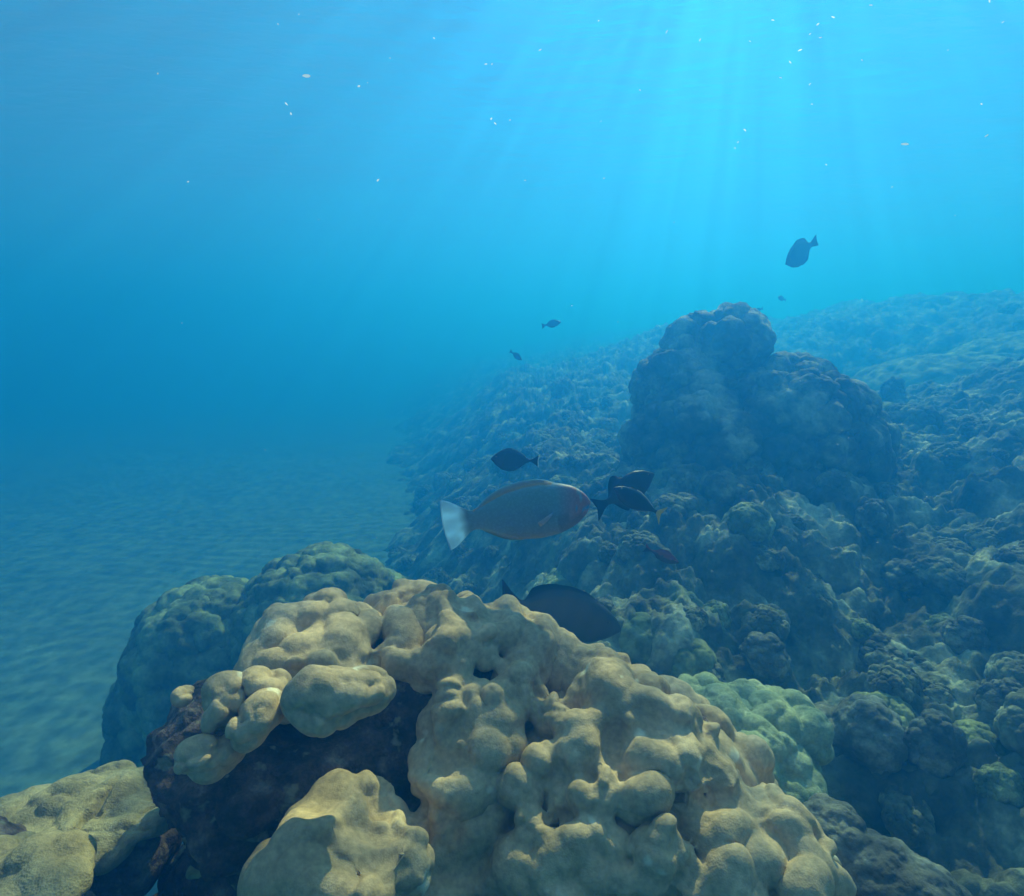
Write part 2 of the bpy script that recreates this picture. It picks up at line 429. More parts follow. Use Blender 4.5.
# ---- the big head in front
ES = [(np.array(c), np.array(r)) for c, r in [((-.20, 1.36, -1.31), (.56, .52, .65)), ((.22, 1.18, -1.38), (.52, .44, .61)),
      ((.45, 1.0, -1.25), (.25, .25, .33)), (at(345, 900, .88), (.15, .15, .17)), (at(318, 655, 1.26), (.145, .20, .075))]]
FC = np.array([.05, 1.25, -1.3])
def hit(px, py):
    """where the view line meets the skin of the joined domes"""
    d = ray(px, py); best = None
    for c0, r0 in ES:
        q = d / r0; o = -c0 / r0
        a, b, c = q @ q, 2 * q @ o, o @ o - 1
        D = b * b - 4 * a * c
        if D > 0: t = (-b - math.sqrt(D)) / (2 * a); key = (0, t)
        else: t = -b / (2 * a); key = (1, -D)
        if best is None or key < best[0]:
            p = d * t; n = (p - c0) / r0 ** 2
            if key[0]: p = c0 + (p - c0) / np.linalg.norm((p - c0) / r0)
            best = (key, p, n / np.linalg.norm(n))
    return best[1], best[2]
LOBES = [  # x, y, half width, half height
    (280,640,20,15),(305,652,22,15),(330,648,20,16),(298,630,20,12),(265,630,14,12),(346,635,16,14),(318,668,20,10),(290,672,18,9),(262,655,24,20),(335,640,34,26),(285,628,32,15),(320,618,34,13),(345,611,30,12),(252,640,16,15),(275,668,24,14),(310,668,26,12),(360,655,18,14),
    (378,600,26,10),(405,601,34,12),(440,610,42,18),(475,612,34,15),(505,622,36,17),(535,640,42,18),(562,655,34,18),(400,624,38,16),(368,628,26,13),(545,625,22,9),
    (395,652,24,15),(425,662,30,17),(452,643,28,18),(485,637,30,16),(491,654,11,8),(455,662,18,14),(527,668,33,25),(572,662,30,20),(597,676,30,20),
    (499,676,9,8),(524,697,22,17),(503,692,13,12),(493,699,10,14),(455,690,26,17),(477,684,18,14),(545,692,14,12),(575,690,22,14),(556,705,16,12),
    (425,716,22,16),(458,712,32,16),(500,722,28,20),(435,742,30,30),(478,748,36,34),(515,745,20,28),(425,775,20,24),(458,786,32,28),(492,782,22,24),
    (520,790,24,20),(543,762,22,24),(546,713,20,17),(572,724,26,18),(596,722,22,16),(580,750,30,28),(608,748,14,28),(560,795,16,26),(583,802,18,26),
    (605,790,16,30),(645,796,34,22),(614,846,16,17),(597,828,18,24),(575,838,18,20),(612,700,30,20),(640,715,38,26),(672,730,36,30),(645,750,38,32),
    (680,760,34,26),(705,755,26,28),(722,775,22,24),(615,665,24,10),(638,676,20,11),(656,688,16,11),(690,715,22,14),(712,735,18,14),(735,765,14,18),
    (693,788,19,14),(720,786,18,12),(745,795,20,14),(768,805,26,18),(727,822,44,24),(785,830,26,26),(700,812,24,20),(664,852,34,26),(722,872,26,24),(760,855,32,26),
    (805,858,26,22),(620,882,22,22),(655,878,26,20),(692,886,22,22),(800,888,34,20),(853,878,26,22),(745,895,26,18),(830,880,16,16),
    (370,786,28,17),(340,800,32,22),(308,832,36,32),(284,872,28,38),(357,824,18,13),(345,850,34,22),(398,830,20,22),(405,862,30,28),(320,884,40,24),
    (440,822,28,25),(470,845,32,28),(432,860,28,30),(500,818,24,20),(536,826,22,18),(558,858,26,30),(520,868,34,30),(482,886,40,26),(590,878,26,26),(375,888,36,20),(440,894,36,16),(560,892,30,18)]
big = empty('boulder_coral', (FC[0], FC[1], -2.1), 'huge tan lobed coral in the foreground with a dark hollow on its left', 'coral')
def big_head():
    rs = np.random.RandomState(7)
    Fd = Field((-.80, .50, -1.62), (1.16, 2.02, -.50), .0064)
    pts = []
    for (px, py, rx, ry) in LOBES:
        p, n = hit(px, py)
        dist = p[1]
        view = -ray(px, py); view /= np.linalg.norm(view)
        t, b, n = frame_from(n)
        fore = max(abs(np.dot(np.cross(t, view) / max(np.linalg.norm(np.cross(t, view)), 1e-6), b)), .38)
        a = rx * dist / FPX * 1.18; bb = ry * dist / FPX / fore * 1.12
        bb = min(bb, 1.7 * a)
        th = min(.95 * math.sqrt(a * bb), .085)
        q = rs.uniform(-.25, .25); t2 = t * math.cos(q) + b * math.sin(q); b2 = -t * math.sin(q) + b * math.cos(q)
        M = np.stack([t2, b2, n], 1)
        lift = rs.uniform(-.014, .030)
        Fd.add(p + n * (lift - .50 * th), (a, bb, th), rs.choice([.002, .004, .008]), M)
        pts.append(p)
        for _ in range(rs.randint(0, 2)):          # small swellings on each lobe
            o = t2 * a * rs.uniform(-.75, .75) + b2 * bb * rs.uniform(-.75, .75)
            s = .35 * math.sqrt(a * bb) * rs.uniform(.6, 1.2)
            Fd.add(p + o + n * (lift + .36 * th - .62 * s), (s * 1.2, s, s * .8), .012, M)
    pts = np.array(pts)
    # the rest of the domes (back and flanks), away from the hollow on the left
    pts = list(pts)
    for ei, (c0, r0) in enumerate(ES):
        n = 700; i = np.arange(n) + .5; ph = np.arccos(1 - 2 * i / n); th_ = math.pi * (1 + 5 ** .5) * i
        for d in np.stack([np.cos(th_) * np.sin(ph), np.sin(th_) * np.sin(ph), np.cos(ph)], 1):
            p = c0 + d * r0
            if p[2] < -1.62 or min(np.linalg.norm(q - p) for q in pts) < .072: continue
            if any(np.sum(((p - c2) / r2) ** 2) < .95 for k2, (c2, r2) in enumerate(ES) if k2 != ei): continue
            nn = (p - c0) / r0 ** 2; nn /= np.linalg.norm(nn)
            front = nn @ (-p) > 0
            if p[0] < -.12 and front: continue                      # hollow and dead flank
            if front and p[2] > -1.25: continue
            s = rs.uniform(.045, .07); t, b, nn = frame_from(nn)
            Fd.add(p - nn * s * .45, (s * 1.15, s, s * .9), .008, np.stack([t, b, nn], 1)); pts.append(p)
    for c0, r0 in ES[1:4]: Fd.add(c0, r0 - .030, .006)          # living skin between the lobes
    Fd.add(at(385, 742, .97), (.085, .22, .11), .02, sub=True); Fd.add(at(400, 700, 1.0), (.06, .2, .05), .02, sub=True)
    Fd.add(at(330, 745, 1.0), (.12, .16, .065), .02, sub=True)
    V, Q = Fd.mesh(); V = relax(V, Q, 2, .5)
    N_ = normals(V, Q)
    V = V + N_ * (.009 * fbm(V, .10, 3, 2) + .0022 * fbm(V, .022, 9, 2))[:, None]
    W1 = V + np.stack([.03 * vnoise(V, .09, 71 + k) for k in range(3)], 1)
    V = V + N_ * (.036 * (pillow3(W1, .105, 72) - .5))[:, None]
    N_ = normals(V, Q); W2 = V + np.stack([.012 * vnoise(V, .04, 75 + k) for k in range(3)], 1)
    V = V + N_ * (.008 * (pillow3(W2, .048, 76) - .5) * np.clip(.5 + 1.2 * vnoise(V, .16, 77), 0, 1.2))[:, None]
    V = relax(V, Q, 1, .4)
    mesh_np('living_lobes', V, Q, M_TAN, big, (FC[0], FC[1], -1.0))
    print('big lobes', len(V))
    # separate lobes that stand out of the hollow
    def lobe(parts, k=.02, h=.005, lab=None):
        cs = []
        for (px, py, Y, rx, ry, th) in parts:
            p = at(px, py, Y); cs.append((p, np.array([1.05 * rx * Y / FPX, th * 1.1, 1.2 * ry * Y / FPX])))
        lo = np.min([c - r for c, r in cs], 0) - .03; hi = np.max([c + r for c, r in cs], 0) + .03
        F2 = Field(lo, hi, h)
        v = np.array([0, _cp, -_sp * 2.2]); v /= np.linalg.norm(v); t = np.array([1., 0, 0]); b = np.cross(v, t)
        M = np.stack([t, v, -b], 1)
        for c, r in cs: F2.add(c, r, k, M)
        V, Q = F2.mesh(); V = relax(V, Q, 2, .5)
        W1 = V + np.stack([.02 * vnoise(V, .06, 81 + k) for k in range(3)], 1)
        V = V + normals(V, Q) * (.024 * (pillow3(W1, .055, 82) - .5) + .009 * fbm(V, .07, 13, 2) + .001 * fbm(V, .015, 8, 2))[:, None]
        o = mesh_np('lobe', V, Q, M_TAN, big, V.mean(0))
        if lab: o['label'] = lab
    lobe([(318,700,.93,30,26,.06),(350,692,.95,34,22,.06),(372,690,.97,20,19,.05),(330,715,.92,22,16,.05),(303,694,.95,18,17,.05)], lab='large oval tan lobe standing out over the dark hollow')
    lobe([(226,700,.96,22,20,.05),(218,716,.95,15,17,.04)])
    lobe([(258,683,1.0,16,10,.04),(273,688,1.0,14,11,.04)])
    lobe([(262,712,.93,18,16,.045),(244,727,.92,17,18,.045)])
    lobe([(200,758,.90,26,21,.05),(222,752,.92,18,17,.05)])
    lobe([(186,694,1.08,10,7,.03)])
    # dead core, with the hollow
    Fc = Field((-.98, .50, -2.75), (1.15, 2.0, -.55), .0125)
    for c0, r0 in ES: Fc.add(c0, r0 - .055, .03)
    Fc.add(at(262, 768, 1.12), (.19, .20, .13), .05)
    Fc.add(at(198, 752, 1.13), (.11, .17, .12), .05)
    Fc.add(at(320, 800, 1.15), (.22, .24, .20), .06)
    Fc.add((.12, 1.45, -2.2), (.62, .48, .7), .1)
    Fc.add(at(385, 742, .97), (.10, .15, .11), .03, sub=True)
    Fc.add(at(400, 705, 1.0), (.09, .14, .06), .03, sub=True)
    V, Q = Fc.mesh(); V = relax(V, Q, 1, .5)
    V = V + normals(V, Q) * (.034 * fbm(V, .15, 23, 5, .62) + .045 * (pillow3(V + .03 * vnoise(V, .08, 91)[:, None], .13, 90) - .5))[:, None]
    mesh_np('dead_core', V, Q, M_DARK, big, (FC[0], FC[1], -2.0))
big_head()
print('BIGHEAD done')

# ---- other heads
def px_core(px, py, Y, r): return (tuple(at(px, py, Y)), r)
# low ledge at bottom left with tan crust
led = empty('coral_ledge', tuple(at(90, 860, 1.15) * np.array([1, 1, 0]) + np.array([0, 0, -2.6])), 'low tan coral ledge with dark flank at the lower left', 'coral')
def crust(name, parent, spec, k, h, mat, seed, nz=(.008, .1), sub=()):
    lo = np.min([np.array(c) - np.array(r) for c, r in spec], 0) - .04; hi = np.max([np.array(c) + np.array(r) for c, r in spec], 0) + .04
    F2 = Field(lo, hi, h)
    for c, r in spec: F2.add(c, r, k)
    for c, r in sub: F2.add(c, r, .01, sub=True)
    V, Q = F2.mesh(); V = relax(V, Q, 2, .5)
    W1 = V + np.stack([.03 * vnoise(V, .08, 81 + k) for k in range(3)], 1)
    V = V + normals(V, Q) * (nz[0] * fbm(V, nz[1], seed, 3) + (.030 if 'crust' in name else .03) * (pillow3(W1, .075, seed) - .5))[:, None]
    return mesh_np(name, V, Q, mat, parent, V.mean(0))
crust('living_crust', led, [px_core(40,825,1.15,(.16,.12,.05)),px_core(85,805,1.2,(.14,.13,.05)),px_core(130,800,1.22,(.09,.10,.05)),px_core(70,845,1.08,(.14,.10,.045)),px_core(10,840,1.12,(.13,.12,.04)),
    px_core(110,830,1.12,(.09,.08,.04)),px_core(165,812,1.15,(.045,.06,.03)),px_core(140,825,1.1,(.05,.04,.025))], .02, .006, M_TANG, 5,
    sub=[px_core(95,798,1.15,(.012,.10,.05)), px_core(75,832,1.05,(.05,.012,.05))])
crust('dead_base', led, [px_core(70,865,1.16,(.18,.16,.13)),px_core(130,842,1.17,(.10,.10,.08)),(tuple(at(10,900,1.2)),(.25,.2,.2)),(tuple(at(10,900,1.2)-np.array([0,0,.5])),(.2,.2,.7))], .05, .012, M_DARK, 6, (.02, .12))
cor = empty('boulder_coral', tuple(at(25, 900, .8)), 'pale tan rounded coral cut off by the bottom left corner of the view', 'coral')
crust('living_crust', cor, [px_core(30,885,.82,(.085,.09,.05)),px_core(0,880,.85,(.09,.09,.05)),px_core(60,893,.8,(.04,.06,.035))], .02, .006, M_TANG, 8)
crust('dead_base', cor, [px_core(15,925,.86,(.13,.12,.10)),(tuple(at(0,930,.95)-np.array([0,0,.5])),(.16,.16,.75))], .05, .01, M_DARK, 9, (.015, .1))
rk = crust('dead_coral_rock', None, [px_core(232,880,1.15,(.13,.14,.09)),px_core(200,905,1.15,(.12,.12,.1)),(tuple(at(240,915,1.2)-np.array([0,0,.35])),(.22,.2,.6))], .06, .01, M_DARK, 12, (.02, .1))
tag(rk, 'dark encrusted rock at the bottom edge between the ledge and the big coral head', 'rock')
for (x, y) in ((205, 848), (196, 868)):
    pass
kn = crust('coral_crust', None, [px_core(196,872,1.1,(.022,.02,.012)),px_core(214,855,1.15,(.018,.02,.010))], .01, .005, M_MOSS, 14, (.003, .05))
tag(kn, 'small pale green coral crust on the dark rock at the bottom edge', 'coral')

# rounded green-brown head behind on the left
h1 = head('boulder_coral', [px_core(325,640,3.6,(.55,.55,.56)),px_core(215,665,3.5,(.42,.5,.50)),px_core(250,760,3.5,(.72,.6,.68)),px_core(165,715,3.45,(.20,.35,.40)),px_core(372,640,3.8,(.30,.5,.42)),px_core(165,775,3.4,(.20,.3,.4))],
    .075, .015, .017, M_MOSS, 21, zmin=-2.75, noise=(.014, .1), inset=.1, knobs=[(.10, .45), (.05, .4)], loc=(*at(250, 700, 3.5)[:2], -2.6))
tag(h1, 'large rounded green brown coral on the sand at the left, behind the tan head', 'coral')
# tall bommie
h2 = head('coral_bommie', [(tuple(np.array(c) * .8), tuple(np.array(r) * .8)) for c, r in [px_core(785,442,5.7,(.68,.68,.64)),px_core(700,485,5.6,(.52,.6,.76)),px_core(795,388,5.8,(.26,.3,.12)),px_core(712,352,6.0,(.25,.28,.17)),px_core(674,390,5.9,(.27,.34,.22)),px_core(708,418,5.9,(.45,.4,.33)),px_core(735,340,6.0,(.12,.15,.09)),px_core(688,440,5.7,(.48,.5,.5))]],
    .085, .014, .016, M_BOM, 22, zmin=-1.5, noise=(.050, .11), var=.6, inset=.05, knobs=[(.22, .5), (.10, .8), (.05, .5)], loc=(*at(745, 450, 4.8)[:2], -1.4))
tag(h2, 'tall craggy coral bommie towering over the reef slope, knob on top', 'coral')
h3 = head('boulder_coral', [px_core(700,395,5.2,(.02,.02,.02)),px_core(600,545,5.0,(.55,.45,.32)),px_core(555,560,4.9,(.45,.4,.22))][1:], .05, .015, .013, M_MOSS, 23, zmin=-2.5, noise=(.016, .1), flat=.6)
tag(h3, 'wide pale green coral mound on the slope behind the parrotfish', 'coral')
# yellow green lobed coral right of the big head
h4 = head('lobed_coral', [px_core(742,742,1.85,(.17,.20,.13)),px_core(788,738,1.9,(.09,.14,.12)),px_core(772,800,1.72,(.13,.14,.15)),px_core(712,712,1.95,(.09,.12,.06)),px_core(740,775,1.7,(.1,.1,.1))],
    .050, .005, .0065, M_GREEN, 24, zmin=-1.9, noise=(.010, .06), var=.6, flat=.95, inset=.0, density=.9, elong=.7, knobs=[(.045, .3)])
tag(h4, 'yellow green lobed coral right beside the big tan head', 'coral')
h5 = head('knobby_coral', [px_core(835,840,1.35,(.075,.09,.08)),px_core(885,880,1.25,(.09,.10,.07)),px_core(925,905,1.2,(.09,.1,.07))], .022, .005, .005, M_KNOB, 25, zmin=-1.9, noise=(.004, .04), flat=.95, inset=.1)
tag(h5, 'grey blue knobby coral at the bottom edge right of the big head', 'coral')
h6 = head('knobby_coral', [px_core(876,625,3.1,(.20,.2,.17)),px_core(850,610,3.2,(.12,.15,.12))], .040, .010, .009, M_REEF, 26, zmin=-2.5, noise=(.006, .05))
tag(h6, 'dark rounded knobby coral cluster standing out in the shaded middle of the slope', 'coral')
h7 = head('coral_knoll', [px_core(968,492,4.4,(.16,.16,.20))], .045, .012, .010, M_REEF, 27, zmin=-2.2, noise=(.01, .06))
tag(h7, 'dark upright coral knoll on the slope at the right', 'coral')
h8 = head('lobed_coral', [px_core(668,650,2.5,(.16,.16,.12)),px_core(690,672,2.35,(.11,.12,.12)),px_core(640,640,2.5,(.11,.12,.10))], .035, .009, .008, M_MOSS, 28, zmin=-2.3, noise=(.005, .05), flat=.9, inset=.15)
tag(h8, 'green lobed coral just past the right shoulder of the big tan head', 'coral')
h9 = head('knobby_coral', [px_core(868,735,2.0,(.10,.12,.12)),px_core(830,735,2.1,(.09,.1,.10))], .030, .006, .007, M_KNOB, 29, zmin=-2.1, noise=(.005, .05), flat=.95)
tag(h9, 'dull grey knobby coral just right of the yellow green lobed coral', 'coral')
h10 = head('coral_boulder', [px_core(935,790,1.9,(.17,.16,.12)),px_core(985,830,1.8,(.17,.16,.11)),px_core(890,775,1.95,(.10,.1,.07))], .03, .007, .007, M_REEF, 30, zmin=-2.1, noise=(.010, .07), flat=.8)
tag(h10, 'brown coral boulder with a bumpy crest near the bottom right corner', 'coral')
h11 = head('coral_mound', [px_core(960,400,8.0,(1.5,1.2,.62)),px_core(1040,390,8.2,(1.4,1.2,.8))], .13, .03, .034, M_MOSS, 31, zmin=-1.9, noise=(.03, .2), flat=.6)
tag(h11, 'broad pale green coral mound at the right edge behind the bommie', 'coral')
h12 = head('boulder_coral', [px_core(580,592,3.4,(.22,.2,.16))], .06, .012, .010, M_MOSS, 32, zmin=-2.4, noise=(.006, .06), flat=.6)
tag(h12, 'smooth rounded coral head just above the big dark fish', 'coral')
rk2 = head('rock', [px_core(95,690,4.6,(.18,.25,.10))], .07, .02, .014, M_BOM, 33, zmin=-2.8, noise=(.02, .1), loc=(*at(95, 690, 4.6)[:2], -2.65))
tag(rk2, 'small dark rock on the sand left of the green brown coral head', 'rock')

# small colonies all over the slope: prototypes, then copies
protos = []
for i, (cs, sz, mt, nm) in enumerate([
    ([((0,0,.05),(.14,.13,.11))], .028, M_MOSS, 'lobed_coral'),
    ([((0,0,.04),(.17,.13,.09)),((.1,.05,.03),(.1,.1,.08))], .024, M_REEF, 'knobby_coral'),
    ([((0,0,.06),(.10,.10,.15))], .024, M_KNOB, 'knobby_coral'),
    ([((0,0,.03),(.20,.15,.07)),((-.08,.08,.06),(.1,.08,.07))], .030, M_BOM, 'lobed_coral'),
    ([((0,0,.05),(.13,.15,.10)),((.09,-.05,.03),(.07,.07,.07))], .036, M_TANG, 'lobed_coral')]):
    o = head(nm, cs, sz, .004, .0065, mt, 50 + i, noise=(.010, .06), inset=-.15, flat=.95, var=.6, loc=(0, 0, 0), knobs=[(.03, .35)])
    protos.append(o)
KL = {'lobed_coral': ['small mossy green lobed coral colony, one of many across the reef slope', 'coral', 'small mossy lobed corals on the slope'],
      'r1': ['small brown knobby coral colony, one of many across the reef slope', 'coral', 'small brown knobby corals on the slope'],
      'r2': ['small grey upright knobby coral, one of many across the reef slope', 'coral', 'small grey knobby corals on the slope'],
      'r3': ['small dark flat lobed coral patch, one of many across the reef slope', 'coral', 'small dark lobed corals on the slope'],
      'r4': ['small olive tan lobed coral colony, one of several across the reef slope', 'coral', 'small olive lobed corals on the slope']}
keys = list(KL)
rs = np.random.RandomState(99)
placed = []; tries = 0
used = set()
while len(placed) < 170 and tries < 6000:
    tries += 1
    Y = 1.7 + 8 * rs.uniform() ** 1.4
    x = rs.uniform(toe(Y) + .3, .95 * Y + .2)
    if x < .75 and Y < 2.4: continue
    z = ground_z(x, Y)
    if z < SAND_Z + .05: continue
    # keep clear of the named heads
    if (x - 1.9) ** 2 + (Y - 4.7) ** 2 < 1.0 or (abs(x - .8) < .35 and abs(Y - 1.85) < .35) or (x > .5 and x < 1.35 and Y < 1.9): continue
    if any((x - a) ** 2 + (Y - b) ** 2 < (.08 + .03 * Y) ** 2 for a, b in placed): continue
    placed.append((x, Y))
    i = rs.choice(5, p=[.20, .34, .18, .24, .04])
    src = protos[i]
    if i in used:
        o = src.copy(); C.objects.link(o)
    else:
        o = src; used.add(i)
    s = rs.uniform(.30, .80) * (1 + .05 * Y)
    o.location = (x, Y, z - .02 * s)
    o.rotation_euler = (rs.uniform(-.3, .3), rs.uniform(-.35, .1), rs.uniform(0, 6.28))
    o.scale = (s, s * rs.uniform(.85, 1.15), s * rs.uniform(.8, 1.2))
    tag(o, *KL[keys[i]])
print('corals', len(placed))

# ------------------------------------------------------------------ fish
def fish_mat(name, rough=.5, scales=70, bump=.0008):
    m, nt, P, N, L = new_mat(name)
    a = N('ShaderNodeVertexColor'); a.layer_name = 'skin'
    tc = N('ShaderNodeTexCoord'); v = N('ShaderNodeTexVoronoi'); v.inputs['Scale'].default_value = scales * 1.8
    L(tc.outputs['Object'], v.inputs['Vector'])
    mr = N('ShaderNodeMapRange'); mr.inputs[1].default_value = 0; mr.inputs[2].default_value = .6; mr.inputs[3].default_value = 1.08; mr.inputs[4].default_value = .86
    L(v.outputs['Distance'], mr.inputs[0])
    mx = N('ShaderNodeMix'); mx.data_type = 'RGBA'; mx.blend_type = 'MULTIPLY'; mx.inputs[0].default_value = 1
    L(a.outputs[0], mx.inputs['A']); L(mr.outputs[0], mx.inputs['B']); L(mx.outputs['Result'], P.inputs['Base Color'])
    iv = N('ShaderNodeMath'); iv.operation = 'SUBTRACT'; iv.inputs[0].default_value = 1; L(a.outputs['Alpha'], iv.inputs[1]); L(iv.outputs[0], mx.inputs[0])
    b = N('ShaderNodeBump'); b.inputs['Distance'].default_value = bump; b.inputs['Strength'].default_value = .5
    L(v.outputs['Distance'], b.inputs['Height']); L(b.outputs[0], P.inputs['Normal'])
    P.inputs['Roughness'].default_value = rough; P.inputs['Specular IOR Level'].default_value = .3
    tl = N('ShaderNodeBsdfTranslucent'); L(mx.outputs['Result'], tl.inputs[0])
    ms = N('ShaderNodeMixShader'); ml = N('ShaderNodeMath'); ml.operation = 'MULTIPLY'; ml.inputs[1].default_value = .7
    L(a.outputs['Alpha'], ml.inputs[0]); L(ml.outputs[0], ms.inputs[0]); L(P.outputs[0], ms.inputs[1]); L(tl.outputs[0], ms.inputs[2])
    L(ms.outputs[0], nt.nodes['Material Output'].inputs[0])
    return m
M_FISH = fish_mat('fish_skin')
M_FISHD = fish_mat('dark_fish_skin', .42, 110)
mE, _, PE, _, _ = new_mat('fish_eye'); PE.inputs['Base Color'].default_value = (.02, .02, .025, 1); PE.inputs['Roughness'].default_value = .15
mI, _, PI_, _, _ = new_mat('fish_iris'); PI_.inputs['Base Color'].default_value = (.62, .5, .28, 1); PI_.inputs['Roughness'].default_value = .3

def interp(tab, x):
    t = np.array(tab, float); return np.interp(x, t[:, 0], t[:, 1])
def smooth_tab(tab, xs):
    y = interp(tab, xs); k = np.array([1, 2, 3, 2, 1.]); k /= k.sum()
    yy = np.pad(y, 2, mode='edge'); return np.convolve(yy, k, 'valid')
def make_fish(name, loc_snout, loc_tail, top, bot, wid, dors, anal, tailshape, color, mat, label, cat='fish', group=None,
              eye=None, pect=None, up=(0, 0, 1), bend=0.0, nst=80, zs=1.0):
    """profiles in body lengths, x 0 snout .. 1 tail edge; one continuous lofted skin incl. fins"""
    A, B = np.array(loc_snout, float), np.array(loc_tail, float)
    Ln = np.linalg.norm(A - B); fx = (B - A) / Ln; upv = np.array(up, float)
    uz = upv - fx * (upv @ fx); uz /= np.linalg.norm(uz); uy = np.cross(uz, fx)
    xs = np.linspace(0, 1, nst)
    T, Bt, W = smooth_tab(top, xs), smooth_tab(bot, xs), smooth_tab(wid, xs)
    T[0] = interp(top, 0); Bt[0] = interp(bot, 0)
    Df, Af = smooth_tab(dors, xs), smooth_tab(anal, xs)
    nr = 12
    V, kinds, cc = [], [], []
    for i, x in enumerate(xs):
        zc, hh = (T[i] + Bt[i]) / 2, max((T[i] - Bt[i]) / 2, .002)
        ring = []
        # top fin tip, right side down, bottom fin tip, left side up
        ring.append((0, T[i] + Df[i], 1))
        for j in range(nr):
            a = math.pi * (j + .35) / (nr - .3)
            ring.append((W[i] * math.sin(a) ** .8, zc + hh * math.cos(a), 0))
        ring.append((0, Bt[i] - Af[i], 2))
        for j in range(nr):
            a = math.pi * (nr - 1 - j + .35) / (nr - .3)
            ring.append((-W[i] * math.sin(a) ** .8, zc + hh * math.cos(a), 0))
        for (yy, zz, kd) in ring:
            xx = x
            if x > tailshape[0]:
                q = (zz - (T[i] + Bt[i]) / 2) / max(hh, 1e-4)
                f = (x - tailshape[0]) / (1 - tailshape[0])
                xx = x + tailshape[1] * f * (q * q - .4)
            fin_lean = 0
            if kd == 1: fin_lean = .10 * Df[i] / .1 * .4
            if kd == 2: fin_lean = .10 * Af[i] / .1 * .4
            xx += fin_lean
            V.append((xx, yy + bend * (x - .35) ** 2, zz)); kinds.append(3 if x > tailshape[0] + .02 else kd)
    M_ = 2 * nr + 2
    F = []
    for i in range(nst - 1):
        for j in range(M_):
            F.append((i * M_ + j, i * M_ + (j + 1) % M_, (i + 1) * M_ + (j + 1) % M_, (i + 1) * M_ + j))
    V = np.array(V)
    cap0 = len(V); V = np.vstack([V, [[-.004, 0, (T[0] + Bt[0]) / 2]], [[1.0, V[-1, 1], (T[-1] + Bt[-1]) / 2]]]); kinds += [0, 3]
    V[:, 2] *= zs
    V[cap0 + 1, 0] = 1 - .4 * tailshape[1]
    for j in range(M_):
        F.append((cap0, (j + 1) % M_, j)); F.append((cap0 + 1, (nst - 1) * M_ + j, (nst - 1) * M_ + (j + 1) % M_))
    kinds = list(kinds)
    if pect:                                            # paired fins growing out of the flanks
        px_, pz_, pl, pw, ang = pect
        for sgn in (1, -1):
            w0 = float(np.interp(px_, xs, W)); base = len(V); rows = []
            for i in range(7):
                f = i / 6; half = pw * (.35 + .9 * math.sin(f * math.pi * .62)) * .5
                for q in (-1, 0, 1):
                    xx = px_ + pl * f * math.cos(ang) + q * half * math.sin(ang)
                    zz = pz_ - pl * f * math.sin(ang) + q * half * math.cos(ang)
                    rows.append((xx, sgn * (w0 * .92 + .05 * math.sin(f * 2.2) + .0015 * (q == 0)), zz))
            V = np.vstack([V, rows, np.array(rows) - np.array([0, sgn * .004, 0])]); kinds += [4] * 42
            for i in range(6):
                for q in range(2):
                    a = base + i * 3 + q; F.append((a, a + 1, a + 4, a + 3)); a += 21; F.append((a, a + 3, a + 4, a + 1))
            for i in range(6):
                for q in (0, 2):
                    a = base + i * 3 + q; F.append((a, a + 3, a + 24, a + 21))
            a = base + 18; F.append((a, a + 1, a + 22, a + 21)); F.append((a + 1, a + 2, a + 23, a + 22))
    cols = np.array([color(v[0], v[2] / zs, k) for v, k in zip(V, kinds)])
    X3 = np.stack([fx, uy, uz], 1)
    me = bpy.data.meshes.new(name); me.from_pydata((V * Ln).tolist(), [], F)
    me.materials.append(mat)
    ca = me.color_attributes.new('skin', 'FLOAT_COLOR', 'POINT')
    ca.data.foreach_set('color', np.hstack([cols, np.array([[1. if k_ in (1, 2, 3) else 0.] for k_ in kinds])]).astype(np.float32).ravel())
    me.polygons.foreach_set('use_smooth', [True] * len(me.polygons)); me.update()
    bm = bmesh.new(); bm.from_mesh(me); bmesh.ops.recalc_face_normals(bm, faces=bm.faces); bm.to_mesh(me); bm.free()
    o = bpy.data.objects.new(name, me); C.objects.link(o)
    mw = Matrix(((fx[0], uy[0], uz[0], A[0]), (fx[1], uy[1], uz[1], A[1]), (fx[2], uy[2], uz[2], A[2]), (0, 0, 0, 1)))
    o.matrix_world = mw
    tag(o, label, cat, group)
    if eye:
        ex, ez, er = eye
        w0 = float(np.interp(ex, xs, W))
        for sgn in (1, -1):
            bm = bmesh.new()
            bmesh.ops.create_uvsphere(bm, u_segments=16, v_segments=10, radius=er * Ln)
            for v in bm.verts: v.co.y *= .45
            n0 = len(bm.verts)
            bmesh.ops.create_uvsphere(bm, u_segments=12, v_segments=8, radius=er * .62 * Ln)
            bm.verts.ensure_lookup_table()
            for v in bm.verts[n0:]: v.co.y = v.co.y * .5 + sgn * er * .28 * Ln
            em = bpy.data.meshes.new('eye'); bm.to_mesh(em); bm.free()
            em.materials.append(mI); em.materials.append(mE)
            vi = {i for i in range(n0, len(em.vertices))}
            for p in em.polygons: p.use_smooth = True; p.material_index = 1 if p.vertices[0] in vi else 0
            eo = bpy.data.objects.new('eye', em); C.objects.link(eo); eo.parent = o
            eo.location = (ex * Ln, sgn * (w0 * .80) * Ln, ez * Ln)
    return o

def mixc(a, b, t):
    t = min(max(t, 0), 1); return tuple(x + (y - x) * t for x, y in zip(a, b))
